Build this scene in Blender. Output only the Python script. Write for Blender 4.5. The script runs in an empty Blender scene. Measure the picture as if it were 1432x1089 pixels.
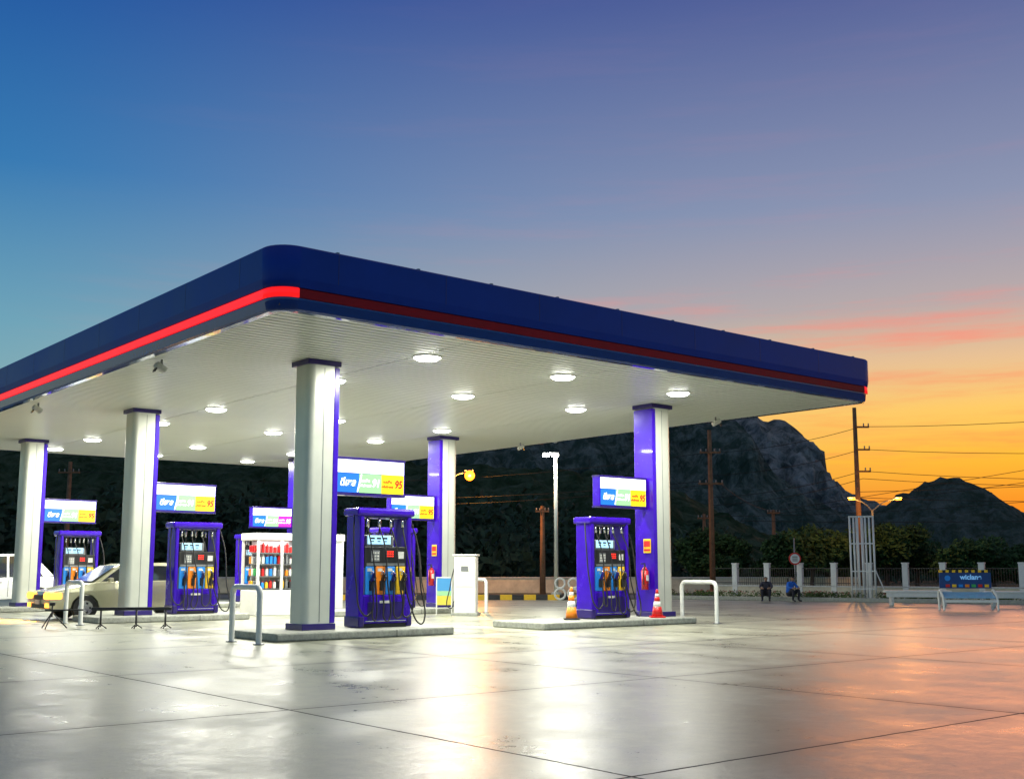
import bpy, bmesh, math, random
from mathutils import Vector, Matrix, noise
random.seed(7)
TH=math.radians(39.45)
CA,SA=math.cos(TH),math.sin(TH)
C0=(-3.68,17.3)
def S(a,b,z=0): return (C0[0]+CA*a-SA*b, C0[1]+SA*a+CA*b, z)
COL=bpy.context.scene.collection
def srgb(r,g,b):
    f=lambda c:(c/255/12.92) if c/255<=.04045 else ((c/255+.055)/1.055)**2.4
    return (f(r),f(g),f(b),1)
# ---------------- materials
def mat(name,col,rough=.5,metal=0,emit=None,es=0,var=.12,nscale=6,bump=0,coat=0,spec=.5):
    m=bpy.data.materials.new(name); m.use_nodes=True; nt=m.node_tree; p=nt.nodes['Principled BSDF']
    if len(col)==3: col=(*col,1)
    p.inputs['Roughness'].default_value=rough; p.inputs['Metallic'].default_value=metal
    p.inputs['Specular IOR Level'].default_value=spec
    p.inputs['Coat Weight'].default_value=coat
    tc=nt.nodes.new('ShaderNodeTexCoord'); n=nt.nodes.new('ShaderNodeTexNoise')
    n.inputs['Scale'].default_value=nscale; n.inputs['Detail'].default_value=6; n.inputs['Roughness'].default_value=.65
    nt.links.new(tc.outputs['Object'],n.inputs['Vector'])
    r=nt.nodes.new('ShaderNodeValToRGB')
    lo=tuple(c*(1-var) for c in col[:3])+(1,); hi=tuple(min(1,c*(1+var)) for c in col[:3])+(1,)
    r.color_ramp.elements[0].position=.3; r.color_ramp.elements[1].position=.7
    r.color_ramp.elements[0].color=lo; r.color_ramp.elements[1].color=hi
    nt.links.new(n.outputs['Fac'],r.inputs['Fac']); nt.links.new(r.outputs['Color'],p.inputs['Base Color'])
    if var>.04:
        mr=nt.nodes.new('ShaderNodeMapRange'); mr.inputs['To Min'].default_value=max(0,rough-.08); mr.inputs['To Max'].default_value=min(1,rough+.1)
        nt.links.new(n.outputs['Fac'],mr.inputs['Value']); nt.links.new(mr.outputs['Result'],p.inputs['Roughness'])
    if bump:
        b=nt.nodes.new('ShaderNodeBump'); b.inputs['Strength'].default_value=bump; b.inputs['Distance'].default_value=.05
        nt.links.new(n.outputs['Fac'],b.inputs['Height']); nt.links.new(b.outputs['Normal'],p.inputs['Normal'])
    if emit:
        p.inputs['Emission Color'].default_value=(*emit[:3],1); p.inputs['Emission Strength'].default_value=es
    return m
BLUE=mat('fascia_blue',(.001,.036,.32),.4,var=.12,nscale=.7,spec=.25)
GBLUE=mat('gloss_blue',(.003,.04,.25),.1,metal=.2,coat=.4)
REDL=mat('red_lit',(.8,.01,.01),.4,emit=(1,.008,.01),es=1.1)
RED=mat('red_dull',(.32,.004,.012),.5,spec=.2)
PURP=mat('purple_paint',(.034,.002,.40),.24,coat=.25,var=.15,nscale=3,spec=.4)
PURPD=mat('purple_dark',(.015,.003,.14),.3,coat=.3)
SILV=mat('silver_cladding',(.62,.64,.58),.3,metal=.25,var=.05,nscale=2)
WHITE=mat('white_paint',(.75,.76,.73),.4,var=.06)
WHITED=mat('white_worn',(.6,.6,.57),.5,var=.2,nscale=9)
CEIL=mat('ceiling_white',(.74,.765,.70),.36,var=.03,nscale=.5)
GREY=mat('grey_metal',(.25,.26,.27),.4,metal=.6)
BLACK=mat('black_plastic',(.015,.015,.018),.4)
RUB=mat('rubber',(.012,.012,.012),.55)
CHROME=mat('chrome',(.7,.7,.7),.18,metal=1)
KERB=mat('kerb_concrete',(.33,.34,.3),.7,var=.3,nscale=12,bump=.2)
ORG=mat('orange',(.85,.24,.01),.4)
YEL=mat('yellow',(.85,.52,.02),.45)
CBLUE=mat('nozzle_blue',(.02,.24,.75),.35)
REDP=mat('red_paint',(.6,.012,.01),.35,coat=.3)
ROOF=mat('roof_sheet',(.2,.2,.2),.6)
DARK=mat('dark_recess',(.03,.03,.03),.8)
GROOVE=mat('ceiling_groove',(.07,.075,.065),.8)
GLASS=mat('dark_glass',(.02,.025,.03),.08,coat=.5)
def em(name,c,s): return mat(name,tuple(x*.4 for x in c[:3]),.4,emit=c,es=s,var=.02)
ELAMP=em('lamp_face',(1,1,.93),18)
EWHITE=em('sign_white',(.9,.95,1),1.4)
EBLUE=em('sign_blue',(.01,.16,.8),1.0)
EGREEN=em('sign_green',(.3,.6,.3),1.0)
EYEL=em('sign_yellow',(1,.74,.01),1.05)
EMAG=em('sign_magenta',(.7,.03,.5),.85)
ELCD=em('lcd',(.4,.75,1),1.2)
ERED=em('led_red',(1,.03,.015),2)
EORG=em('sodium_lamp',(1,.22,.01),6)
EHEAD=em('headlight',(1,.36,.04),4)
# ---------------- builders
def empty(name,loc,rz=0):
    e=bpy.data.objects.new(name,None); e.location=loc; e.rotation_euler=(0,0,rz); e.empty_display_size=.3; COL.objects.link(e); return e
def obj(name,bm,mats,parent=None,smooth=False):
    me=bpy.data.meshes.new(name); bm.to_mesh(me); bm.free()
    for m in (mats if isinstance(mats,list) else [mats]): me.materials.append(m)
    if smooth:
        for p in me.polygons: p.use_smooth=True
    o=bpy.data.objects.new(name,me); COL.objects.link(o)
    if parent: o.parent=parent
    return o
def bx(par,name,m,c,s,bev=0,rot=None):
    bm=bmesh.new(); bmesh.ops.create_cube(bm,size=1)
    bmesh.ops.scale(bm,vec=s,verts=bm.verts)
    if bev: bmesh.ops.bevel(bm,geom=bm.edges[:],offset=min(bev,min(s)*.45),segments=2,affect='EDGES',profile=.5)
    o=obj(name,bm,m,par); o.location=c
    if rot: o.rotation_euler=rot
    return o
def bmcyl(bm,p0,p1,r0,r1,seg=12):
    p0=Vector(p0);p1=Vector(p1);d=p1-p0
    M=Matrix.Translation((p0+p1)/2)@d.to_track_quat('Z','Y').to_matrix().to_4x4()
    return bmesh.ops.create_cone(bm,cap_ends=True,segments=seg,radius1=r0,radius2=r1,depth=d.length,matrix=M)
def cyl(par,name,m,p0,p1,r0,r1=None,seg=16,smooth=True):
    bm=bmesh.new(); bmcyl(bm,p0,p1,r0,r0 if r1 is None else r1,seg)
    o=obj(name,bm,m,par)
    if smooth:
        for p in o.data.polygons:
            if len(p.vertices)==4: p.use_smooth=True
    return o
def tube(par,name,m,pts,r,bez=True):
    cu=bpy.data.curves.new(name,'CURVE'); cu.dimensions='3D'; cu.bevel_depth=r; cu.bevel_resolution=3; cu.resolution_u=8
    if bez:
        sp=cu.splines.new('BEZIER'); sp.bezier_points.add(len(pts)-1)
        for q,p in zip(sp.bezier_points,pts): q.co=p; q.handle_left_type=q.handle_right_type='AUTO'
    else:
        sp=cu.splines.new('POLY'); sp.points.add(len(pts)-1)
        for q,p in zip(sp.points,pts): q.co=(*p,1)
    cu.materials.append(m); o=bpy.data.objects.new(name,cu); COL.objects.link(o)
    if par:o.parent=par
    return o
def text(par,name,m,body,loc,size,rot=(math.pi/2,0,0),sx=1,shear=0):
    cu=bpy.data.curves.new(name,'FONT'); cu.body=body; cu.size=size; cu.align_x='CENTER'; cu.align_y='CENTER'; cu.extrude=.003; cu.shear=shear; cu.offset=.006*size/.2
    cu.materials.append(m); o=bpy.data.objects.new(name,cu); o.location=loc; o.rotation_euler=rot; o.scale=(sx,1,1); COL.objects.link(o); o.parent=par; return o
def addbox(bm,x0,x1,y0,y1,z0,z1,mi=0):
    v=[bm.verts.new(p) for p in [(x0,y0,z0),(x1,y0,z0),(x1,y1,z0),(x0,y1,z0),(x0,y0,z1),(x1,y0,z1),(x1,y1,z1),(x0,y1,z1)]]
    for f in [(0,3,2,1),(4,5,6,7),(0,1,5,4),(1,2,6,5),(2,3,7,6),(3,0,4,7)]:
        bm.faces.new([v[i] for i in f]).material_index=mi

# ---------------- WORLD
w=bpy.data.worlds.new('World'); bpy.context.scene.world=w; w.use_nodes=True
nt=w.node_tree; N=nt.nodes; L=nt.links; bg=N['Background']
tc=N.new('ShaderNodeTexCoord'); sep=N.new('ShaderNodeSeparateXYZ'); L.new(tc.outputs['Generated'],sep.inputs[0])
def ramp(stops):
    r=N.new('ShaderNodeValToRGB'); cr=r.color_ramp
    while len(cr.elements)<len(stops): cr.elements.new(.5)
    for e,(p,c) in zip(cr.elements,stops): e.position=p; e.color=srgb(*c)
    L.new(sep.outputs['Z'],r.inputs['Fac']); return r
rA=ramp([(0,(225,95,25)),(.05,(242,138,30)),(.09,(253,185,48)),(.13,(252,200,98)),(.17,(230,190,145)),(.215,(182,168,168)),(.30,(136,146,176)),(.465,(78,92,150)),(.65,(108,110,116)),(1,(124,126,124))])  # both ramps: stops towards the zenith brightened out of view as added diffuse fill
rB=ramp([(0,(165,175,150)),(.1,(142,178,178)),(.196,(106,162,184)),(.32,(50,120,178)),(.465,(26,82,158)),(.65,(98,106,118)),(1,(124,126,124))])
hz=N.new('ShaderNodeVectorMath'); hz.operation='MULTIPLY'; hz.inputs[1].default_value=(1,1,0); L.new(tc.outputs['Generated'],hz.inputs[0])
nz=N.new('ShaderNodeVectorMath'); nz.operation='NORMALIZE'; L.new(hz.outputs[0],nz.inputs[0])
az=math.radians(38)
dt=N.new('ShaderNodeVectorMath'); dt.operation='DOT_PRODUCT'; dt.inputs[1].default_value=(math.sin(az),math.cos(az),0); L.new(nz.outputs[0],dt.inputs[0])
mr=N.new('ShaderNodeMapRange'); mr.interpolation_type='SMOOTHSTEP'; mr.inputs['From Min'].default_value=.42; mr.inputs['From Max'].default_value=1.0; L.new(dt.outputs['Value'],mr.inputs['Value'])
mx=N.new('ShaderNodeMix'); mx.data_type='RGBA'; L.new(mr.outputs[0],mx.inputs['Factor']); L.new(rB.outputs[0],mx.inputs['A']); L.new(rA.outputs[0],mx.inputs['B'])
mp=N.new('ShaderNodeMapping'); mp.inputs['Scale'].default_value=(1.8,1.8,22); mp.inputs['Rotation'].default_value=(.0,.10,0); mp.inputs['Location'].default_value=(3.1,1.7,.4); L.new(tc.outputs['Generated'],mp.inputs['Vector'])
cn=N.new('ShaderNodeTexNoise'); cn.inputs['Scale'].default_value=1.9; cn.inputs['Detail'].default_value=9; cn.inputs['Roughness'].default_value=.64; L.new(mp.outputs[0],cn.inputs['Vector'])
cr=N.new('ShaderNodeMapRange'); cr.interpolation_type='SMOOTHSTEP'; cr.inputs['From Min'].default_value=.48; cr.inputs['From Max'].default_value=.74; cr.inputs['To Max'].default_value=.8; L.new(cn.outputs['Fac'],cr.inputs['Value'])
cm=N.new('ShaderNodeMath'); cm.operation='MULTIPLY'; L.new(cr.outputs[0],cm.inputs[0]); L.new(mr.outputs[0],cm.inputs[1])
hb=ramp([(0,(255,255,255)),(.20,(255,255,255)),(.27,(150,150,150)),(.36,(120,120,120)),(.5,(90,90,90))])
cm2=N.new('ShaderNodeMath'); cm2.operation='MULTIPLY'; L.new(cm.outputs[0],cm2.inputs[0]); L.new(hb.outputs[0],cm2.inputs[1])
ccol=ramp([(0,(240,120,60)),(.12,(252,150,80)),(.19,(245,145,125)),(.3,(180,140,162)),(.5,(120,108,155)),(1,(140,140,140))])
mx2=N.new('ShaderNodeMix'); mx2.data_type='RGBA'; L.new(cm2.outputs[0],mx2.inputs['Factor']); L.new(mx.outputs['Result'],mx2.inputs['A']); L.new(ccol.outputs[0],mx2.inputs['B'])
sky=N.new('ShaderNodeTexSky'); sky.sky_type='NISHITA'; sky.sun_disc=False; sky.sun_elevation=math.radians(1); sky.sun_rotation=az
ad=N.new('ShaderNodeMix'); ad.data_type='RGBA'; ad.blend_type='ADD'; ad.inputs['Factor'].default_value=.01; L.new(mx2.outputs['Result'],ad.inputs['A']); L.new(sky.outputs[0],ad.inputs['B'])
L.new(ad.outputs['Result'],bg.inputs['Color']); bg.inputs['Strength'].default_value=1.0
sl=bpy.data.lights.new('sheen_light','SUN'); sl.energy=.3; sl.angle=math.radians(22); sl.color=(1,.34,.17)  # added low warm light for an orange sheen on the concrete after sunset
saz=math.radians(25)
so=bpy.data.objects.new('sheen_light',sl); COL.objects.link(so); so.rotation_euler=Vector((math.sin(saz),math.cos(saz),.12)).to_track_quat('Z','Y').to_euler()

# ---------------- GROUND
def ground_mat():
    m=bpy.data.materials.new('concrete_apron'); m.use_nodes=True; nt=m.node_tree; N=nt.nodes; L=nt.links; p=N['Principled BSDF']
    tc=N.new('ShaderNodeTexCoord'); mp=N.new('ShaderNodeMapping'); mp.vector_type='POINT'
    ox,oy=C0; mp.inputs['Rotation'].default_value=(0,0,-TH)
    mp.inputs['Location'].default_value=(-(CA*ox+SA*oy),-(-SA*ox+CA*oy),0)
    L.new(tc.outputs['Object'],mp.inputs['Vector']); sp=N.new('ShaderNodeSeparateXYZ'); L.new(mp.outputs[0],sp.inputs[0])
    def nz(scale,det,ro,vec):
        n=N.new('ShaderNodeTexNoise'); n.inputs['Scale'].default_value=scale; n.inputs['Detail'].default_value=det; n.inputs['Roughness'].default_value=ro; L.new(vec,n.inputs['Vector']); return n.outputs['Fac']
    def math_(op,a,b,c=None):
        q=N.new('ShaderNodeMath'); q.operation=op
        for i,v in enumerate((a,b,c)):
            if v is None: continue
            if isinstance(v,(int,float)): q.inputs[i].default_value=v
            else: L.new(v,q.inputs[i])
        return q.outputs[0]
    wob=nz(1.2,5,.5,mp.outputs[0])
    def line(sock,off,per,wd):
        a=math_('ADD',sock,off); q=math_('MULTIPLY_ADD',wob,.04,a); b=math_('PINGPONG',q,per/2); c=math_('LESS_THAN',b,wd)
        d=N.new('ShaderNodeMapRange'); d.inputs['From Min'].default_value=0; d.inputs['From Max'].default_value=.3; d.inputs['To Min'].default_value=1; d.inputs['To Max'].default_value=0; L.new(b,d.inputs['Value'])
        return c,d.outputs[0]
    l1,d1=line(sp.outputs['X'],2.81,5.0,.014); l2,d2=line(sp.outputs['Y'],10.4,4.45,.014)
    ml=math_('MAXIMUM',l1,l2); md=math_('MAXIMUM',d1,d2)
    ms=N.new('ShaderNodeMapping'); ms.inputs['Scale'].default_value=(1.2,.7,1); ms.inputs['Rotation'].default_value=(0,0,.15); L.new(mp.outputs[0],ms.inputs['Vector'])
    n1=nz(.45,6,.6,mp.outputs[0]); n2=nz(1.3,6,.6,ms.outputs[0]); n4=nz(6,5,.7,mp.outputs[0]); n3=nz(34,4,.75,mp.outputs[0])
    base=math_('ADD',math_('MULTIPLY',n1,.3),math_('MULTIPLY',n2,.3)); base=math_('MULTIPLY_ADD',n4,.25,base); base=math_('MULTIPLY_ADD',n3,.15,base)
    r=N.new('ShaderNodeValToRGB'); r.color_ramp.elements[0].position=.40; r.color_ramp.elements[1].position=.60
    r.color_ramp.elements[0].color=(.13,.14,.095,1); r.color_ramp.elements[1].color=(.46,.46,.35,1); L.new(base,r.inputs['Fac'])
    def mixc(f,a,c):
        q=N.new('ShaderNodeMix'); q.data_type='RGBA'; L.new(f,q.inputs['Factor']); L.new(a,q.inputs['A']); q.inputs['B'].default_value=(*c,1); return q.outputs['Result']
    sk=N.new('ShaderNodeMapRange'); sk.inputs['From Min'].default_value=.60; sk.inputs['From Max'].default_value=.68; sk.inputs['To Max'].default_value=.85; L.new(n3,sk.inputs['Value'])
    c=mixc(sk.outputs[0],r.outputs[0],(.07,.07,.05)); c=mixc(math_('MULTIPLY',md,n2),c,(.10,.10,.07)); c=mixc(ml,c,(.02,.02,.018))
    L.new(c,p.inputs['Base Color'])
    rr=N.new('ShaderNodeMapRange'); rr.inputs['From Min'].default_value=.4; rr.inputs['From Max'].default_value=.6; rr.inputs['To Min'].default_value=.25; rr.inputs['To Max'].default_value=.44; L.new(base,rr.inputs['Value'])
    L.new(math_('MAXIMUM',rr.outputs[0],ml),p.inputs['Roughness'])
    p.inputs['Specular IOR Level'].default_value=.75
    b=N.new('ShaderNodeBump'); b.inputs['Strength'].default_value=.35; b.inputs['Distance'].default_value=.012
    L.new(math_('MULTIPLY_ADD',n3,.3,n4),b.inputs['Height']); L.new(b.outputs[0],p.inputs['Normal'])
    return m
def sheet(name,m,pts,z):
    bm=bmesh.new(); bm.faces.new([bm.verts.new((x,y,z)) for x,y in pts]); return obj(name,bm,m)
GRASS=mat('grass_ground',(.045,.055,.03),.95,var=.5,nscale=.5,bump=.4,spec=.1)
ASPH=mat('asphalt',(.06,.058,.055),.5,var=.3,nscale=2,bump=.2)
sheet('ground',GRASS,[(-1500,-200),(1500,-200),(1500,2500),(-1500,2500)],-.03)
sheet('concrete_apron',ground_mat(),[(-80,-30),(80,-30),(80,43.5),(11,49.5),(-80,49.5)],0)
sheet('road',ASPH,[(-200,52),(200,52),(200,61),(-200,61)],-.02)
sheet('road_marking',WHITED,[(-200,56.4),(200,56.4),(200,56.55),(-200,56.55)],-.016)

# ---------------- CANOPY
LA,LB=16.3,25.8; ZC=5.34
can=empty('gas_station_canopy',S(0,0,0),TH)
def rring(d,R=.42,seg=8):
    pts=[]
    for cx,cy,a0 in [(R,R,math.pi),(LA-R,R,1.5*math.pi),(LA-R,LB-R,0),(R,LB-R,.5*math.pi)]:
        for i in range(seg+1):
            t=a0+i*math.pi/2/seg; pts.append((cx+(R+d)*math.cos(t),cy+(R+d)*math.sin(t)))
    return pts
def band(name,prof,mats,pick=None,smooth=True):
    bm=bmesh.new(); rings=[[bm.verts.new((x,y,z)) for x,y in rring(d)] for d,z in prof]
    n=len(rings[0])
    for k in range(len(rings)-1):
        for i in range(n):
            j=(i+1)%n
            f=bm.faces.new([rings[k][i],rings[k][j],rings[k+1][j],rings[k+1][i]])
            if pick: f.material_index=pick(i)
            if smooth and abs(i%9)<8 : f.smooth=True
    return obj(name,bm,mats,can)
band('fascia_blue',[(-.02,ZC+.36),(0,ZC+.36),(0.03,ZC+.5),(.03,ZC+1.0),(0.0,ZC+1.03),(-.2,ZC+1.03)],BLUE)
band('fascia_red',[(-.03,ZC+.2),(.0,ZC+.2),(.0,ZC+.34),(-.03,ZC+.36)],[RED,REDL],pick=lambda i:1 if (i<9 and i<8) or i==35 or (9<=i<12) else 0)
band('fascia_lower',[(-.22,ZC-.01),(-.1,ZC-.01),(-.06,ZC+.02),(-.03,ZC+.17),(-.03,ZC+.2)],GBLUE)
bm=bmesh.new()
for a in [x*2.15+1.1 for x in range(7)]: addbox(bm,a,a+.012,-.033,-.02,ZC+.5,ZC+1.0)
for b in [x*2.15+1.2 for x in range(11)]: addbox(bm,-.033,-.02,b,b+.012,ZC+.5,ZC+1.0)
obj('fascia_seams',bm,PURPD,can)
bm=bmesh.new()
for a in [x*1.6+1.1 for x in range(10)]: addbox(bm,a,a+.05,.03,.1,ZC+1.03,ZC+1.06)
obj('roof_edge_clips',bm,GREY,can)
bx(can,'roof_deck',ROOF,(LA/2,LB/2,ZC+.96),(LA-.3,LB-.3,.06))
bx(can,'ceiling_backing',GROOVE,(LA/2,LB/2,ZC+.08),(LA-.3,LB-.3,.03))
bm=bmesh.new(); b=.2
while b<LB-.4:
    for a0,a1 in [(.2,4.1),(4.13,8.1),(8.13,12.1),(12.13,LA-.2)]:
        addbox(bm,a0,a1,b,b+.15,ZC,ZC+.02)
    b+=.2
obj('ceiling_slats',bm,CEIL,can)
for a in (4.3,7.8,11.4):
    for b in (2,5.5,11.3,14.9,20.2,23.8):
        cyl(can,'downlight_rim',WHITE,(a,b,ZC-.03),(a,b,ZC+.01),.27,.29,28)
        cyl(can,'downlight_lens',ELAMP,(a,b,ZC-.07),(a,b,ZC-.03),.2,.26,28)
        l=bpy.data.lights.new('canopy_downlight','AREA'); l.shape='DISK'; l.size=.38; l.energy=270; l.color=(1,.99,.86)
        o=bpy.data.objects.new('canopy_downlight',l); o.location=(a,b,ZC-.08); o.parent=can; COL.objects.link(o)
for (a,b,r) in [(.5,5.6,0),(.5,13.2,0),(15.4,4.3,2.5),(15.4,12.5,2.5)]:
    e=empty('security_floodlight',S(a,b,ZC),TH+r)
    bx(e,'bracket',GREY,(0,0,-.05),(.04,.04,.11),.01)
    bx(e,'housing',WHITED,(-.02,0,-.15),(.24,.17,.12),.03,(0,.5,0))
    bx(e,'lens',BLACK,(-.13,0,-.21),(.02,.12,.09),.005,(0,.5,0))

# ---------------- COLUMNS + ISLANDS
rows=[3.9,12.8,21.7]; COLR=12.5; PR=10.75
def rounded_slab(x0,x1,y0,y1,z0,z1,r,left=True,seg=8):
    bm=bmesh.new(); pts=[]
    sgn=-1 if left else 1
    xo=x0 if left else x1; xi=x1 if left else x0
    pts.append((xi,y0))
    for i in range(seg+1):
        t=math.pi/2*i/seg; pts.append((xo-sgn*r+sgn*r*math.sin(t), y0+r-r*math.cos(t)))
    for i in range(seg+1):
        t=math.pi/2*i/seg; pts.append((xo-sgn*r+sgn*r*math.cos(t), y1-r+r*math.sin(t)))
    pts.append((xi,y1))
    lo=[bm.verts.new((x,y,z0)) for x,y in pts]; hi=[bm.verts.new((x,y,z1)) for x,y in pts]
    n=len(pts)
    for i in range(n): bm.faces.new([lo[i],lo[(i+1)%n],hi[(i+1)%n],hi[i]])
    bm.faces.new(lo[::-1]); bm.faces.new(hi); bmesh.ops.recalc_face_normals(bm,faces=bm.faces)
    return bm
for bi,b in enumerate(rows):
    for left in (True,False):
        a=3.0 if left else COLR
        e=empty('canopy_column',S(a,b,.15),TH)
        sg=-1 if left else 1
        H=ZC-.15
        if left: bm=rounded_slab(-.36,.20,-.31,.31,.12,H-.1,.14,True)
        else: bm=rounded_slab(-.20,.36,-.31,.31,.12,H-.1,.14,False)
        obj('silver_cladding',bm,SILV,e)
        bx(e,'purple_panel',PURP,(-sg*.26,0,H/2),(.12,.64,H-.25),.015)
        bx(e,'collar_bottom',PURPD,(sg*.03,0,.06),(.72,.66,.12),.01)
        bx(e,'collar_top',PURPD,(sg*.03,0,H-.05),(.74,.68,.1),.01)
        bx(e,'seam',GREY,(sg*.02,-.312,H/2),(.012,.006,H-.3))
    for (a0,a1) in [(1.75,5.7),(8.1,12.95)]:
        e=empty('pump_island',S((a0+a1)/2,b,0),TH)
        bx(e,'island_kerb',KERB,(0,-.05,.075),(a1-a0,1.8,.15),.03)
        bx(e,'island_edge_joint',DARK,(.6,-.05,.075),(.012,1.806,.13))
# ---------------- PRICE SIGNS
def sign(a0,a1,b,mag=False):
    e=empty('illuminated_price_sign',S((a0+a1)/2,b,3.12),TH); W=a1-a0
    bx(e,'case',PURP,(0,0,0),(W,.24,.7),.02)
    bx(e,'purple_border_bottom',PURPD,(0,0,-.36),(W+.02,.26,.04),.005)
    bx(e,'purple_border_top',PURPD,(0,0,.36),(W+.02,.26,.04),.005)
    for s in (-1,1):
        y=.125*s
        bx(e,'light_strip',EWHITE,(0,y,.2),(W-.06,.012,.26))
        segs=[(.33,EBLUE),(.33,EGREEN),(.34,EMAG if mag else EYEL)]
        x=-(W-.06)/2
        for k,(f,m) in enumerate(segs):
            wd=(W-.06)*f; bx(e,'price_panel',m,(x+wd/2,y,-.13),(wd-.01,.012,.38))
            rot=(math.pi/2,0,0 if s<0 else math.pi)
            tm=[EWHITE,EWHITE,REDP if not mag else EWHITE][k]
            tb=['ดีเซล','91','95'][k]
            if k==0: text(e,'label_text',tm,tb,(x+wd/2,y+s*.012,-.13),.2,rot,.9,.2)
            else:
                text(e,'label_text',tm,tb,(x+wd*.74,y+s*.012,-.13),.22,rot,.85,.2)
                text(e,'small_print',tm,'เบนซิน',(x+wd*.27,y+s*.012,-.08),.08,rot,1,0); text(e,'small_print',tm,'แก๊สโซฮอล์',(x+wd*.27,y+s*.012,-.18),.065,rot,1,0)
            x+=wd
        bx(e,'logo_flash',EWHITE,(-W*.17+.02,y+s*.004,-.13),(.03,.012,.37),0,(0,.25,0))
for i,b in enumerate(rows):
    sign(3.36,5.02,b); sign(COLR-1.95,COLR-.36,b,mag=(i==2))

# ---------------- PUMPS
def pump(a,b):
    e=empty('fuel_dispenser',S(a,b,.15),TH)
    bx(e,'plinth',BLACK,(0,0,.04),(1.04,.5,.08),.01)
    bx(e,'lower_body',PURP,(0,0,.36),(1.06,.56,.56),.03)
    bx(e,'core',GREY,(0,0,.98),(.98,.44,.7),.02)
    bx(e,'control_head',BLACK,(0,0,1.38),(1.0,.5,.42),.02)
    bx(e,'display_head',GREY,(-.12,0,1.7),(.66,.42,.24),.03)
    for s in (-1,1):
        bx(e,'side_post',PURP,(s*.56,0,1.13),(.1,.54,2.2),.03)
        bx(e,'side_post_cap',PURPD,(s*.56,0,.12),(.13,.58,.22),.03)
    bx(e,'header',PURP,(0,0,2.27),(1.36,.6,.16),.05)
    bx(e,'header_trim',PURPD,(0,0,2.18),(1.2,.5,.05),.01)
    cols=[CBLUE,ORG,CBLUE,YEL]
    for s in (-1,1):
        bx(e,'lcd',ELCD,(-.14,s*.215,1.72),(.54,.012,.17),.003)
        for q in range(3): bx(e,'lcd_digits',BLACK,(-.3+.15*q,s*.223,1.75),(.1,.006,.035)); bx(e,'lcd_digits_2',BLACK,(-.3+.15*q,s*.223,1.69),(.07,.006,.02))
        bx(e,'keypad',GREY,(-.25,s*.255,1.4),(.2,.012,.22),.003)
        for q in range(3):
            for r in range(3): bx(e,'key',WHITED,(-.31+.06*q,s*.264,1.34+.06*r),(.04,.006,.035))
        bx(e,'led_panel',BLACK,(.1,s*.255,1.44),(.2,.01,.16),.003)
        for q in range(3):
            for r in range(3): bx(e,'led_digit',ERED,(.045+.055*q,s*.262,1.4+.045*r),(.04,.006,.024))
        bx(e,'sticker_white',WHITED,(.36,s*.254,1.42),(.14,.008,.14))
        bx(e,'notice_strip',GREY,(.0,s*.254,1.235),(.9,.008,.05))
        bx(e,'logo_badge',WHITED,(-.02,s*.285,.5),(.26,.008,.05))
        bx(e,'access_panel',PURPD,(0,s*.2815,.33),(.86,.006,.34),.002)
        bx(e,'lower_trim',CHROME,(0,s*.284,.13),(.95,.01,.015))
        for q in range(4):
            x=-.36+.24*q
            bx(e,'nozzle_panel',cols[q],(x,s*.236,.92),(.225,.04,.56),.015)
            bx(e,'grade_label',WHITED,(x-.02,s*.258,1.13),(.1,.004,.06))
            bx(e,'nozzle_holster',BLACK,(x+.02,s*.27,.82),(.09,.08,.2),.02)
            bx(e,'nozzle_body',BLACK if q%2 else PURPD,(x+.02,s*.33,.98),(.05,.08,.2),.02,(s*-.5,0,0))
            tube(e,'nozzle_spout',CHROME,[(x+.02,s*.33,1.05),(x+.02,s*.3,1.1),(x+.02,s*.25,1.04)],.016)
            tube(e,'nozzle_guard',BLACK,[(x+.02,s*.36,1.04),(x+.02,s*.42,.97),(x+.02,s*.37,.89)],.012)
            xt=-.42+.28*q; o=random.uniform(-.05,.05); low=random.uniform(.12,.3)
            cyl(e,'hose_fitting',CHROME,(xt,s*.2,2.17),(xt+.02*s,s*.24,1.98),.026)
            tube(e,'fuel_hose',RUB,[(xt+.02*s,s*.24,1.98),(xt+.04+o,s*.34,1.6),(xt+.08,s*.42,.9),(xt+.1+o,s*.46,low+.05),(x+.0+o,s*.47,low),(x-.03,s*.43,.5),(x+.02,s*.36,.92)],.015)
    tube(e,'fuel_hose',RUB,[(.66,-.1,2.2),(.78,-.2,1.7),(.82,-.3,.8),(.86,-.38,.12),(.7,-.45,.06),(.5,-.42,.4),(.38,-.36,.9)],.017)
    tube(e,'fuel_hose',RUB,[(-.66,-.1,2.2),(-.72,-.2,1.7),(-.7,-.3,.8),(-.64,-.42,.3),(-.5,-.42,.25),(-.36,-.36,.9)],.017)
for b in rows:
    pump(4.5,b); pump(PR,b)

# ---------------- HOOP GUARDS
def hoop(a,b0,b1):
    m=(b0+b1)/2; e=empty('hoop_bollard',S(a,m,0),TH); h=(b1-b0)/2; r=.13; H=.98
    pts=[(0,-h,0),(0,-h,H-r)]+[(0,-h+r-r*math.cos(t),H-r+r*math.sin(t)) for t in [math.pi/8*i for i in range(1,5)]]
    pts+=[(0,h-r+r*math.sin(t),H-r+r*math.cos(t)) for t in [math.pi/8*i for i in range(0,5)]]+[(0,h,0)]
    tube(e,'bent_pipe',WHITE,pts,.052,False)
    for s in (-1,1): cyl(e,'base_flange',GREY,(0,s*h,0),(0,s*h,.02),.1)
for b in rows:
    hoop(1.2,b-1.35,b-.3); hoop(13.15,b-1.4,b-.3)

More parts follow.
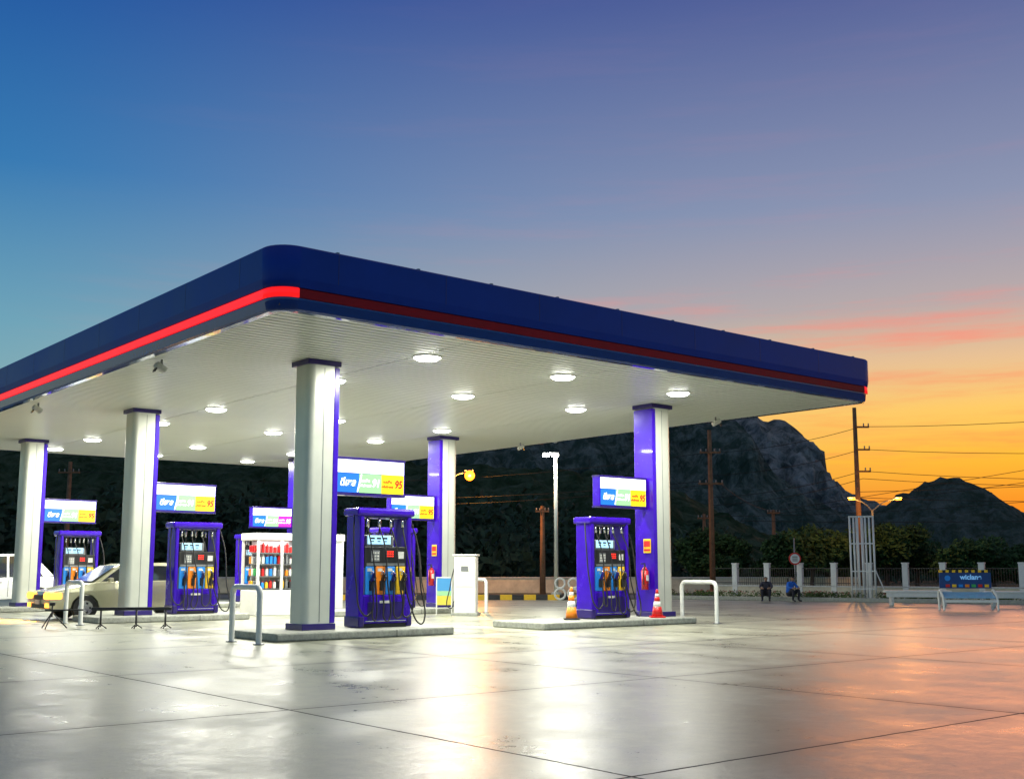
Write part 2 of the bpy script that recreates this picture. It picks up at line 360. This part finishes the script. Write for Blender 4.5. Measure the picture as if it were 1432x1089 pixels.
# ---------------- CONES / EXTINGUISHERS
def cone(loc,m=ORG,h=.7):
    e=empty('traffic_cone',loc); bx(e,'base',BLACK if m is ORG else m,(0,0,.02),(.36,.36,.04),.01)
    rb=.14; f=lambda t:rb*(1-t)+.025*t
    cuts=[(0,.35,m),(.35,.55,WHITE),(.55,.72,m),(.72,.84,WHITE),(.84,1,m)]
    for t0,t1,mm in cuts: cyl(e,'cone_section',mm,(0,0,.04+h*t0),(0,0,.04+h*t1),f(t0),f(t1),20)
x,y,_=S(9.65,3.8); cone((x,y,.15))
x,y,_=S(12.0,3.35); cone((x,y,.15),REDP,.62)
def ext(a,b,z):
    e=empty('fire_extinguisher',S(a,b,z),TH)
    cyl(e,'cylinder',REDP,(0,0,0),(0,0,.46),.085); cyl(e,'shoulder',REDP,(0,0,.46),(0,0,.54),.085,.03)
    cyl(e,'valve',BLACK,(0,0,.54),(0,0,.6),.025); bx(e,'handle',BLACK,(-.05,0,.62),(.14,.03,.03),.005)
    tube(e,'hose',RUB,[(0,-.02,.57),(-.1,-.07,.5),(-.1,-.06,.25),(-.09,-.05,.12)],.014)
    bx(e,'label',WHITED,(0,-.084,.28),(.08,.008,.14)); bx(e,'bracket',GREY,(.09,0,.3),(.02,.1,.3))
for b in rows: ext(COLR-.46,b-.12,.8)
for b in rows:
    e=empty('extinguisher_notice',S(COLR-.34,b-.1,1.85),TH); bx(e,'plate',YEL,(0,0,0),(.012,.24,.34),.002); bx(e,'print',REDP,(-.008,0,.05),(.006,.2,.14)); bx(e,'print_2',REDP,(-.008,0,-.1),(.006,.2,.05))

# ---------------- KIOSK
e=empty('oil_display_kiosk',S(8.2,14.2,0),TH)
bx(e,'base',WHITE,(0,0,.35),(2.8,1.0,.7),.02); bx(e,'top',WHITE,(0,0,2.2),(2.84,1.04,.2),.02)
for x in (-1.36,-.62,0.1,1.36):
    for y in (-.46,.46): bx(e,'mullion',WHITE,(x,y,1.4),(.07,.07,1.4),.01)
bx(e,'back_panel',WHITED,(.02,.1,1.4),(2.6,.03,1.4)); bx(e,'side_panel',WHITE,(.73,-.44,1.4),(1.2,.03,1.4))
oilm=[REDP,ORG,YEL,CBLUE,WHITE,WHITED,BLACK,GREY,mat('green_bottle',(.05,.4,.1),.4)]
for k,z in enumerate((.74,1.08,1.42,1.74)):
    bx(e,'shelf',GREY,(-.62,-.17,z),(1.4,.48,.02))
    for j in range(11):
        mm=REDP if k==3 else random.choice(oilm)
        x=-1.26+.125*j; h=random.uniform(.15,.25)
        bx(e,'bottle',mm,(x,-.3,z+.01+h/2),(.08,.1,h),.02); cyl(e,'bottle_cap',random.choice([REDP,WHITE]),(x+.01,-.3,z+.01+h),(x+.01,-.3,z+.05+h),.018)
    for j in range(3): bx(e,'bottle',REDP if k==3 else random.choice(oilm),(-1.28,-.15+.14*j,z+.12),(.09,.1,.2),.02)
kl=bpy.data.lights.new('cabinet_light','AREA'); kl.size=1; kl.energy=12; ko=bpy.data.objects.new('cabinet_light',kl); ko.location=(-.62,-.25,2.08); ko.parent=e; COL.objects.link(ko)

# ---------------- white service cabinet + poster stand
e=empty('air_service_cabinet',(-1.3,32.6,0),math.radians(-8))
bx(e,'cabinet',WHITE,(0,0,.85),(.62,.45,1.6),.03); bx(e,'cap',WHITE,(0,0,1.68),(.7,.5,.05),.01); bx(e,'foot',KERB,(0,0,.04),(.75,.6,.08),.01)
bx(e,'door_line',GREY,(.0,-.228,.8),(.5,.006,.01)); bx(e,'gauge',GREY,(0,-.235,1.3),(.2,.02,.14),.01)
tube(e,'air_hose',RUB,[(-.33,-.1,1.3),(-.42,-.2,.8),(-.4,-.25,.2),(-.3,-.25,.4)],.015)
e=empty('poster_stand',(-1.95,33.2,0),math.radians(-5))
bx(e,'poster_top',em('poster_blue',(.1,.45,.9),.45),(0,0,.85),(.42,.05,.36)); bx(e,'poster_mid',EGREEN,(0,0,.6),(.42,.05,.13)); bx(e,'poster_low',em('poster_yellow',(.95,.8,.1),.5),(0,0,.4),(.42,.05,.26))
for s in(-1,1): bx(e,'leg',WHITE,(s*.22,0,.52),(.03,.06,1.04))
bx(e,'rail',WHITE,(0,0,1.05),(.47,.06,.03))

# ---------------- CAR
def car(name,a,b,body,headl=True,tall=0):
    e=empty(name,S(a,b,0),TH)
    def prism(nm,m,prof,y0,y1,bev,tap=0,zt=0):
        bm=bmesh.new(); A=[bm.verts.new((x,-y0+ (tap if z>zt else 0),z)) for x,z in prof]; B=[bm.verts.new((x,y1-(tap if z>zt else 0),z)) for x,z in prof]
        n=len(prof); bm.faces.new(A[::-1]); bm.faces.new(B)
        for i in range(n): bm.faces.new([A[i],A[(i+1)%n],B[(i+1)%n],B[i]])
        bmesh.ops.recalc_face_normals(bm,faces=bm.faces)
        if bev: bmesh.ops.bevel(bm,geom=bm.edges[:],offset=bev,segments=3,affect='EDGES',profile=.5)
        return obj(nm,bm,m,e,True)
    t=tall
    low=[(-2.25,.32),(-2.27,.58),(-2.15,.72),(-1.1,.95),(-.9,.97),(1.5,1.0+t*.1),(2.15,.98+t*.1),(2.27,.75),(2.25,.35),(1.9,.22)]
    def arch(cx): return [(cx+.36*math.cos(q),.3+.36*math.sin(q)) for q in [math.pi*k/6 for k in range(0,7)]]
    low+= [(1.8,.24)]+[p for p in arch(1.4)]+[(-.95,.22)]+arch(-1.35)+[(-2.1,.24)]
    prism('body',body,low,.85,.85,.03)
    cab=[(-1.15,.93),(-.45,1.38+t),(-.2,1.44+t),(.9,1.46+t),(1.2,1.4+t),(1.85,1.0+t*.15)]
    prism('cabin',body,cab,.8,.8,.03,.14,1.2)
    side=[(-.95,.98),(-.42,1.34+t),(.28,1.38+t),(.28,.98)]; side2=[(.36,.98),(.36,1.38+t),(.95,1.38+t),(1.5,1.02)]
    for nm,pr in (('window_front',side),('window_rear',side2)):
        for s in (-1,1):
            bm=bmesh.new(); vs=[bm.verts.new((x,s*(.806 if z<1.2 else .68),z)) for x,z in pr]; bm.faces.new(vs); obj(nm,bm,GLASS,e)
    bm=bmesh.new(); vs=[bm.verts.new(p) for p in [(-1.16,-.68,.98),(-1.16,.68,.98),(-.51,.58,1.385+t),(-.51,-.58,1.385+t)]]; bm.faces.new(vs); obj('windshield',bm,GLASS,e)
    for cx in (-1.35,1.4):
        for s in (-1,1):
            cyl(e,'tyre',RUB,(cx,s*.68,.31),(cx,s*.86,.31),.31,.31,28); cyl(e,'rim',CHROME,(cx,s*.84,.31),(cx,s*.868,.31),.2,.19,12)
            for k in range(5):
                q=k*2*math.pi/5; bx(e,'spoke_gap',BLACK,(cx+.12*math.cos(q),s*.868,.31+.12*math.sin(q)),(.05,.012,.06),.01,(0,-q,0))
    for s in (-1,1):
        bx(e,'headlight',EHEAD if headl else CHROME,(-2.12,s*.68,.62),(.38,.4,.19),.06)
        bx(e,'mirror',body,(-.75,s*.92,1.02),(.12,.16,.11),.03)
        bx(e,'door_handle',CHROME,(.05,s*.86,.84),(.14,.02,.03),.005); bx(e,'door_handle',CHROME,(.95,s*.86,.86),(.14,.02,.03),.005)
        bx(e,'door_gap',BLACK,(.32,s*.853,.66),(.012,.006,.6)); bx(e,'tail_light',REDP,(2.22,s*.66,.78),(.1,.3,.15),.03)
    bx(e,'grille',BLACK,(-2.262,0,.58),(.03,.7,.12),.01); bx(e,'bumper_intake',BLACK,(-2.255,0,.36),(.03,1.1,.12),.01); bx(e,'number_plate',WHITED,(-2.28,0,.46),(.01,.34,.11))
    if headl:
        for s in (-1,1):
            bx(e,'fog_light',EHEAD,(-2.24,s*.7,.38),(.1,.2,.11),.01)
            l=bpy.data.lights.new('headlight_beam','SPOT'); l.energy=600; l.color=(1,.42,.06); l.spot_size=1.7; l.shadow_soft_size=.08
            o=bpy.data.objects.new('headlight_beam',l); o.location=(-2.42,s*.6,.64); o.rotation_euler=(0,math.radians(56),0); o.parent=e; COL.objects.link(o)
    return e
CARP=mat('car_paint_champagne',(.56,.54,.36),.25,metal=.3,coat=.6,var=.03)
car('parked_car',3.55,14.9,CARP)
car('parked_van',3.2,26.3,mat('white_car_paint',(.75,.76,.76),.25,coat=.5,var=.03),False,.35)

# ---------------- low black barrier + tripod left
e=empty('folding_barrier',(-8.35,25.4,0),math.radians(8))
bx(e,'bar',BLACK,(0,0,.43),(1.7,.05,.07),.01)
for x in (-.65,.1,.72):
    cyl(e,'post',BLACK,(x,0,.04),(x,0,.4),.022)
    for q in range(3):
        t=q*2.1+.4; cyl(e,'leg',BLACK,(x,0,.1),(x+.13*math.cos(t),.13*math.sin(t),0.01),.012)
e=empty('camera_tripod',(-10.1,25.4,0),.3)
cyl(e,'post',BLACK,(0,0,.25),(0,0,.5),.016); bx(e,'head',BLACK,(0,0,.53),(.12,.09,.07),.02); bx(e,'slider',BLACK,(.25,0,.4),(.8,.05,.035),.01)
for q in range(3):
    t=q*2.1+.2; cyl(e,'leg',BLACK,(0,0,.36),(.32*math.cos(t),.32*math.sin(t),0.01),.013)

# ---------------- FENCE right
F0=Vector((9.9,51)); F1=Vector((19.8,44.6)); fd=(F1-F0); fa=math.atan2(fd.y,fd.x)
CREAM=mat('cream_wall',(.62,.56,.42),.7,var=.2,nscale=2)
e=empty('boundary_fence',(F0.x,F0.y,0),fa)
T=34
bx(e,'low_wall',CREAM,(T/2-1,0,.27),(T,.18,.54),.01); bx(e,'wall_cap',WHITED,(T/2-1,0,.56),(T,.24,.06),.01)
bm=bmesh.new()
for i in range(-0,23):
    x=i*1.47; addbox(bm,x-.11,x+.11,-.12,.12,0,1.5); addbox(bm,x-.13,x+.13,-.14,.14,1.5,1.55)
obj('posts',bm,WHITE,e)
bm=bmesh.new()
for i in range(330): addbox(bm,i*.1-.007,i*.1+.007,-.007,.007,.59,1.32)
addbox(bm,-1,33,-.014,.014,1.30,1.33); addbox(bm,-1,33,-.014,.014,.68,.71)
obj('railings',bm,BLACK,e)
e=empty('boundary_wall',(-10,62,0)); bx(e,'wall',CREAM,(9,0,.4),(40,.2,.8),.01); bx(e,'coping',WHITED,(9,0,.83),(40,.28,.06),.01)
e=empty('striped_kerb',(-2.5,48.6,0)); bm=bmesh.new()
for i in range(24): addbox(bm,-5+i*.5,-5+i*.5+.5,-.15,.15,0,.22,i%2)
obj('kerb',bm,[YEL,BLACK],e)
PLB=mat('soil',(.05,.035,.02),.95,var=.4,nscale=4,bump=.4)
e=empty('planting_bed',(14,46.3,0),fa); bx(e,'bed',PLB,(0,0,.05),(17,1.5,.1),.02); bx(e,'bed_kerb',KERB,(0,-.85,.08),(17,.14,.16),.02)

# ---------------- FOLIAGE
def leafmat(name,c):
    return mat(name,c,.7,var=.7,nscale=1.2,spec=.2)
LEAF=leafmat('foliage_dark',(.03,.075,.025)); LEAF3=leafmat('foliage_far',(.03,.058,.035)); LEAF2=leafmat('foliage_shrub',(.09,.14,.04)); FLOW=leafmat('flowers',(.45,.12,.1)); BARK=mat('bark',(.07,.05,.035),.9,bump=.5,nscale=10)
def leaves(bm,c,rad,n,sz,rng,mi=0):
    c=Vector(c)
    for _ in range(n):
        d=Vector((rng.gauss(0,1),rng.gauss(0,1),rng.gauss(0,1))).normalized()
        r=rng.random()**.4
        p=c+Vector((d.x*rad[0],d.y*rad[1],d.z*rad[2]))*r*(1+.25*noise.noise(d*2.5+c))
        u=Vector((rng.gauss(0,1),rng.gauss(0,1),rng.gauss(0,1))).normalized(); v=u.orthogonal().normalized(); s=sz*rng.uniform(.6,1.3)
        vs=[bm.verts.new(p+u*s),bm.verts.new(p+v*s*.5),bm.verts.new(p-u*s),bm.verts.new(p-v*s*.5)]
        bm.faces.new(vs).material_index=mi
def tree(name,x,y,h,r,seed,sz=.15,n=420):
    rng=random.Random(seed); e=empty(name,(x,y,-.02))
    bm=bmesh.new(); th=h*.4; bmcyl(bm,(0,0,0),(.1,0,th),.14,.09,10)
    bl=bmesh.new()
    for k in range(13):
        t=k*2.4+rng.random(); rr=r*rng.uniform(.25,.78); z=h*rng.uniform(.36,.84)
        if k==0: rr=0; z=h*.85
        p=(rr*math.cos(t),rr*math.sin(t),z); bmcyl(bm,(.08,0,th*.85),p,.06,.02,6)
        s=r*rng.uniform(.34,.5); leaves(bl,p,(s,s,s*.75),n,sz,rng)
    obj('trunk_and_limbs',bm,BARK,e); obj('crown',bl,LEAF,e)
for i,(u,Y,h,r) in enumerate([(1100,62,3.2,1.9),(1135,61,3.6,2.2),(1170,64,3.1,1.6),(1240,62,3.7,2.2),(1282,63,3.3,1.9),(1352,60,2.8,1.6),(1390,61,2.9,1.7),(1430,62,2.6,1.6),(1480,60,3.2,2.0),(1020,64,3.3,1.5),(985,66,3.6,1.8)]):
    tree('shade_tree',(u-716)/1612*Y,Y,h,r,i+3)
rng=random.Random(5); bm=bmesh.new()
for i in range(80):
    Y=rng.uniform(72,125); u=rng.uniform(-350,1000); x=(u-716)/1612*Y; h=rng.uniform(4.5,8.5)*Y/95
    if u>850: h*=.65
    r=rng.uniform(2.2,4.2); leaves(bm,(x,Y,h*.55),(r,r,h*.5),300,.5,rng)
for i in range(45):
    Y=rng.uniform(100,190); u=rng.uniform(940,1700); x=(u-716)/1612*Y; h=rng.uniform(1.2,2.6)*Y/100; r=rng.uniform(2.,4.5); leaves(bm,(x,Y,h*.5),(r,r,h*.5),200,.5,rng)
obj('distant_trees',bm,LEAF3)
rng=random.Random(9); bm=bmesh.new()
for i in range(80):
    t=rng.uniform(-8.3,8.3); s=rng.uniform(-.5,.5); x=14+t*math.cos(fa)-s*math.sin(fa); y=46.3+t*math.sin(fa)+s*math.cos(fa); leaves(bm,(x,y,.22),(.3,.3,.18),60,.05,rng)
    leaves(bm,(x,y,.34),(.3,.3,.08),6,.04,rng,1)
obj('shrubs',bm,[LEAF2,FLOW])

# ---------------- HILLS
def hill(name,Yr,prof,m,depth,amp,freq,seed,x0=-400,x1=500,nx=260,ny=40,rough=0):
    P=sorted(prof)
    def H(x):
        if x<=P[0][0]: return P[0][1]
        for (xa,ha),(xb,hb) in zip(P,P[1:]):
            if x<=xb: return ha+(hb-ha)*(x-xa)/(xb-xa)
        return P[-1][1]
    bm=bmesh.new(); g=[]
    for j in range(ny+8):
        t=j/ny; row=[]
        for i in range(nx+1):
            x=x0+(x1-x0)*i/nx; y=Yr-depth+depth*t
            s=t**.75 if t<=1 else max(0,1-(t-1)*4)
            h=H(x)
            v=Vector((x*freq+seed,y*freq*1.3,seed))
            n=noise.fractal(v,.9,2.1,7); rd=1-abs(noise.noise(Vector((x*freq*2.5,y*freq*2.,seed+4))))*2; rd2=1-abs(noise.noise(Vector((x*freq*7,y*freq*6,seed+9))))*2
            z=h*s+(n*amp*.7+rd*amp*.3+rd2*amp*.14)*(s*(1-s)*3+.2)*min(1,h/20)
            if rough: z+=rough*noise.fractal(Vector((x*.35,y*.35,seed)),.7,2,4)*min(1,s*5)
            yy=y+amp*.9*noise.fractal(Vector((x*freq*2.2,z*.06,seed)),.9,2.1,4)
            row.append(bm.verts.new((x,yy,z-.5)))
        g.append(row)
    for j in range(len(g)-1):
        for i in range(nx): bm.faces.new([g[j][i],g[j][i+1],g[j+1][i+1],g[j+1][i]])
    return obj(name,bm,m,None,False)
def pr(lst,Y): return [((u-716)/1612*Y,(795-v)/1612*Y*1.01+1.3) for u,v in lst]
def rockmat(name,c0,c1,sc,p0=.45,p1=.62,bump=1.0,dist=2,zs=.6):
    m=mat(name,c0,.95,var=.4,nscale=sc,bump=bump,spec=.05); nt=m.node_tree; r=nt.nodes['Color Ramp']; r.color_ramp.elements[0].color=(*c0,1); r.color_ramp.elements[1].color=(*c1,1); r.color_ramp.elements[0].position=p0; r.color_ramp.elements[1].position=p1
    nt.nodes['Noise Texture'].inputs['Detail'].default_value=12; nt.nodes['Noise Texture'].inputs['Roughness'].default_value=.75; nt.nodes['Bump'].inputs['Distance'].default_value=dist
    mp=nt.nodes.new('ShaderNodeMapping'); mp.inputs['Scale'].default_value=(1,1,zs); nt.links.new(nt.nodes['Texture Coordinate'].outputs['Object'],mp.inputs['Vector']); nt.links.new(mp.outputs[0],nt.nodes['Noise Texture'].inputs['Vector'])
    return m
ROCK=rockmat('karst_rock',(.10,.12,.13),(.45,.43,.45),.16,.42,.62,1,3,.35)
ROCKG=rockmat('karst_wooded',(.05,.08,.07),(.24,.26,.26),.2,.45,.66,1,2,.5)
ROCKH=rockmat('hill_wooded',(.05,.075,.06),(.17,.19,.19),.22,.42,.66,1,2)
HILLM=rockmat('wooded_hill',(.022,.045,.022),(.09,.12,.08),.3,.42,.64,1,1)
hill('mountain',400,pr([(-500,700),(-300,600),(0,585),(300,575),(700,570),(900,566),(945,582),(1000,583),(1030,581),(1045,576),(1068,579),(1078,586),(1085,585),(1096,587),(1105,589),(1112,597),(1120,603),(1126,615),(1132,618),(1134,645),(1142,655),(1150,668),(1160,673),(1172,684),(1200,702),(1240,716),(1300,735),(1500,750),(1900,770)],400),ROCK,70,10,.035,1.3,-400,400,480,70,1.2)
hill('mountain',325,pr([(-500,720),(-300,640),(0,610),(500,600),(900,600),(945,597),(985,588),(1020,585),(1042,592),(1052,612),(1070,640),(1090,662),(1118,685),(1150,703),(1200,722),(1260,742),(1400,760),(1900,780)],325),ROCKG,45,7,.04,7.7,-330,330,440,60,1.2)
hill('hill',300,pr([(-500,760),(1000,760),(1100,745),(1180,728),(1215,714),(1240,706),(1262,690),(1273,688),(1285,682),(1300,671),(1330,667),(1352,669),(1362,676),(1375,682),(1390,690),(1410,705),(1440,718),(1500,728),(1600,742),(1800,760)],300),ROCKH,40,3,.05,5.1,-300,350,420,50,1.0)
hill('wooded_hillside',170,pr([(-600,680),(-100,620),(300,640),(600,645),(800,655),(900,664),(945,685),(1000,712),(1060,740),(1120,760),(1200,775),(1300,785),(1500,790)],170),HILLM,45,2.5,.08,9.7,-170,150,300,36,.9)

# ---------------- UTILITY POLES / WIRES
WOOD=mat('pole_wood',(.2,.11,.06),.85,var=.3,nscale=5)
def upole(x,y,h,arms,name='utility_pole',side=0):
    e=empty(name,(x,y,-.03)); cyl(e,'shaft',WOOD,(0,0,0),(0,0,h),.16,.1)
    for z,wd in arms:
        bx(e,'crossarm',WOOD,(side*wd/2,-.12,z),(wd,.09,.09),.01)
        for q in ((-.45,-.2,.2,.45) if not side else (.3,.48) ):
            X=q*wd if not side else q*wd*2
            cyl(e,'insulator',GREY,(X,-.12,z+.04),(X,-.12,z+.2),.04,.03,8)
upole(10.46,60,8.6,[(7.4,1.1),(5.75,1.3)])
upole(18.2,60,9.8,[(8.75,.7),(7.55,.7),(6.4,.7)],side=1)
upole(16.0,70,4.9,[(4.7,.8)]); upole(12.6,75,4.9,[(4.6,.9)]); upole(1.6,60,4.6,[(4.3,.7)])
upole(-24.5,63,7.2,[(6.6,1.2)])
bmw=[]
def wire(p,q,sag,r=.017):
    pts=[]
    for i in range(13):
        t=i/12; pts.append((p[0]+(q[0]-p[0])*t,p[1]+(q[1]-p[1])*t,p[2]+(q[2]-p[2])*t-sag*4*t*(1-t)))
    bmw.append((pts,r))
for z,dz in ((8.75,1.6),(7.55,.2),(6.4,-.2),(6.0,.1)):
    wire((18.5,60,z),(45,44,z+dz),.9); wire((18.5,60,z),(10.5,60,z-1.4),.25)
wire((18.3,60,5.3),(46,52,6.6),.3); wire((18.3,60,5.0),(46,56,5.2),.4); wire((10.5,60,7.4),(-24.5,63,6.7),1.1); wire((10.5,60,5.9),(-24.5,63,5.7),.8); wire((10.5,60,5.7),(-24.5,63,5.4),.9)
wire((10.9,60,5.8),(16,70,4.8),.3); wire((12.6,75,4.7),(40,64,6.2),.5); wire((16,70,4.8),(44,50,9.5),.2); wire((16,70,4.6),(44,50,8.2),.2); wire((14,70,4.2),(44,56,4.2),.3)
cu=bpy.data.curves.new('overhead_wires','CURVE'); cu.dimensions='3D'; cu.bevel_depth=.016; cu.bevel_resolution=1
for pts,r in bmw:
    sp=cu.splines.new('POLY'); sp.points.add(len(pts)-1)
    for q,p in zip(sp.points,pts): q.co=(*p,1)
cu.materials.append(RUB); COL.objects.link(bpy.data.objects.new('overhead_wires',cu))

# ---------------- STREET LAMPS
def glow(e,loc,col,P,r=.1):
    l=bpy.data.lights.new('lamp_light','POINT'); l.energy=P; l.color=col; l.shadow_soft_size=r; o=bpy.data.objects.new('lamp_light',l); o.location=loc; o.parent=e; COL.objects.link(o)
e=empty('street_lamp',(-3.28,60,0)); cyl(e,'pole',GREY,(0,0,0),(0,0,5.6),.09,.06)
tube(e,'arm',GREY,[(0,0,5.5),(.25,0,6.1),(.95,0,6.35)],.035); bx(e,'lamp_head',GREY,(1.0,0,6.42),(.5,.2,.08),.03)
bm=bmesh.new(); bmesh.ops.create_uvsphere(bm,u_segments=16,v_segments=10,radius=.27); o=obj('bulb',bm,EORG,e,True); o.location=(1.05,-.1,6.15)
glow(e,(1.08,-.6,6.1),(1,.36,.05),1500)
e=empty('street_lamp',(1.92,50,0)); cyl(e,'pole',SILV,(0,0,0),(0,0,6.2),.1,.07); cyl(e,'base',KERB,(0,0,0),(0,0,.3),.22)
LW=em('lamp_white',(1,1,.85),25)
for dx in (-.42,-.02):
    bx(e,'lamp_head',GREY,(dx,0,6.32),(.32,.24,.08),.02); bx(e,'lens',LW,(dx,-.03,6.23),(.3,.24,.1),.03)
cyl(e,'arm',GREY,(-.5,0,6.36),(.12,0,6.36),.03); glow(e,(-.25,-.3,6.05),(1,1,.85),500)
e=empty('street_lamp',(18.45,58.5,0)); cyl(e,'pole',GREY,(0,0,0),(0,0,4.3),.07,.05)
for dx in (-1.05,1.35):
    tube(e,'arm',GREY,[(0,0,4.2),(dx*.35,0,4.6),(dx*.9,0,4.85)],.03); bx(e,'lamp_head',GREY,(dx,0,4.9),(.42,.16,.08),.03)
    bx(e,'lens',EORG,(dx,-.03,4.82),(.3,.15,.08),.03)
    glow(e,(dx,-.3,4.7),(1,.4,.06),160)

# ---------------- white lattice frame
e=empty('white_lattice_frame',(14.1,46.2,0),-.3)
for i in range(7):
    cyl(e,'upright',WHITE,(-.45+.15*i,-.2,0),(-.45+.15*i,-.2,3.4),.038)
for x in (-.45,-.2,.05,.3,.45): cyl(e,'upright_back',WHITE,(x,.2,0),(x,.2,3.4),.03)
for z in (.1,.5,1.2,2.3,3.38): bx(e,'tie',WHITE,(0,-.2,z),(.98,.08,.05),.01); bx(e,'tie_back',WHITE,(0,.2,z),(.96,.05,.05),.01)
for s in (-1,1):
    for z in (.1,3.38): bx(e,'side_tie',WHITE,(s*.44,0,z),(.04,.36,.04))
cyl(e,'brace',WHITE,(.45,0,1.3),(.95,0,0),.025)
# ---------------- advert board & benches
e=empty('advertising_barrier',(14.55,37.0,0),-.12)
NAVY=mat('board_navy',(.01,.05,.2),.35)
bx(e,'board',NAVY,(0,0,.93),(1.6,.06,.5),.01); bm=bmesh.new()
for i in range(16): addbox(bm,-.8+.1*i,-.7+.1*i,-.04,.04,1.18,1.26,i%2)
obj('hazard_strip',bm,[YEL,BLACK],e)
text(e,'lettering',em('lettering_white',(.2,.5,.9),.5),'wiclane',(.17,-.04,1.03),.22)
cyl(e,'flame_badge',CBLUE,(-.55,-.045,1.0),(-.55,-.03,1.0),.09)
for i,mm in enumerate([REDP,YEL,CBLUE,ORG,oilm[8],REDP,YEL]): bx(e,'item_tile',mm,(-.55+.2*i,-.04,.76),(.13,.02,.09),.005)
bx(e,'slanted_panel',mat('panel_pale_blue',(.25,.5,.75),.15),(0,-.3,.47),(1.55,.5,.03),.01,(.35,0,0))
for s in (-1,1): tube(e,'hoop_leg',WHITE,[(s*.82,-.55,0),(s*.82,-.5,.36),(s*.82,-.3,.52),(s*.82,0,.6),(s*.82,.05,0)],.035)
bx(e,'lower_rail',WHITE,(0,-.52,.28),(1.64,.04,.08),.01)
for (x,y,r) in [(14.4,41.0,-.1),(17.4,39.5,-.15),(20.2,39.0,-.15)]:
    e=empty('white_bench',(x,y,0),r); bx(e,'seat',WHITE,(0,0,.5),(2.3,.42,.08),.02); bx(e,'apron',WHITE,(0,-.16,.38),(2.2,.04,.16),.01)
    for s in (-1,1): bx(e,'leg',WHITED,(s*.9,0,.23),(.1,.36,.46),.02)
e=empty('traffic_sign',(12.05,49,0)); cyl(e,'post',GREY,(0,0,0),(0,0,2.6),.03)
cyl(e,'disc_rim',REDP,(0,-.04,1.72),(0,-.06,1.72),.26,.26,28); cyl(e,'disc_face',WHITE,(0,-.062,1.72),(0,-.068,1.72),.2,.2,28)
for k in range(3): bx(e,'glyph',BLACK,(0,-.073,1.64+.08*k),(.22,.006,.03))
for x in (2.0,2.55):
    e=empty('ring_bollard',(x,48.0,0))
    for z,r in ((.26,.22),(.7,.2)):
        tube(e,'ring',WHITE,[(r*math.cos(t),0,z+r*math.sin(t)) for t in [i*math.pi/10 for i in range(21)]],.045,False)

# ---------------- PEOPLE (seated on the planter kerb)
SKIN=mat('skin',(.35,.2,.13),.6); HAIR=mat('hair',(.01,.008,.007),.6); SH1=mat('shirt_blue',(.02,.14,.6),.8); SH2=mat('shirt_dark',(.03,.03,.05),.8); PT=mat('trousers',(.02,.02,.03),.8)
def person(x,y,rz,shirt):
    e=empty('seated_person',(x,y,0),rz)
    V=[(0,0,.28,.14),(0,-.03,.46,.13),(0,-.1,.64,.15),(0,-.16,.76,.07),(0,-.2,.82,.05),(0,-.23,.9,.085),(0,-.24,.98,.08)]
    E=[(0,1),(1,2),(2,3),(3,4),(4,5),(5,6)]
    def ch(root,pts):
        k=root
        for p in pts: V.append(p); E.append((k,len(V)-1)); k=len(V)-1
    for s in (-1,1):
        ch(0,[(s*.1,-.06,.28,.1),(s*.16,-.38,.48,.075),(s*.15,-.4,.28,.058),(s*.14,-.36,.08,.042),(s*.15,-.44,.04,.04),(s*.16,-.54,.03,.03)])
        ch(2,[(s*.17,-.12,.72,.065),(s*.24,-.22,.56,.05),(s*.2,-.36,.53,.04),(s*.12,-.45,.52,.032),(s*.07,-.5,.5,.02)])
    me=bpy.data.meshes.new('body'); me.from_pydata([v[:3] for v in V],E,[]); o=bpy.data.objects.new('body',me); COL.objects.link(o)
    sk=o.modifiers.new('s','SKIN'); sub=o.modifiers.new('u','SUBSURF'); sub.levels=2
    for i,v in enumerate(V): me.skin_vertices[0].data[i].radius=(v[3],v[3])
    me.skin_vertices[0].data[0].use_root=True
    dg=bpy.context.evaluated_depsgraph_get(); m2=bpy.data.meshes.new_from_object(o.evaluated_get(dg)); bpy.data.objects.remove(o)
    for mm in (shirt,PT,SKIN,HAIR): m2.materials.append(mm)
    for p in m2.polygons:
        c=p.center; p.use_smooth=True
        if c.z>.8: p.material_index=3 if (c.z>.93 or c.y>-.2) else 2
        elif c.y<-.3 and .49<c.z<.62 and abs(c.x)<.2: p.material_index=2
        elif c.z<.36 or (c.y<-.15 and c.z<.52): p.material_index=1
        else: p.material_index=0
    o=bpy.data.objects.new('body',m2); COL.objects.link(o); o.parent=e
person(11.15,46.4,.5,SH1); person(10.35,46.9,-.3,SH2)

# ---------------- CAMERA
cd=bpy.data.cameras.new('camera'); cam=bpy.data.objects.new('camera',cd); COL.objects.link(cam)
cam.location=(0,0,1.3); cam.rotation_euler=(math.radians(98),0,0); cd.sensor_width=36; cd.lens=40.05; cd.shift_y=.0185; cd.clip_end=5000; cd.clip_start=.1
bpy.context.scene.camera=cam
sc=bpy.context.scene; sc.view_settings.view_transform='Standard'; sc.view_settings.look='None'; sc.view_settings.exposure=0
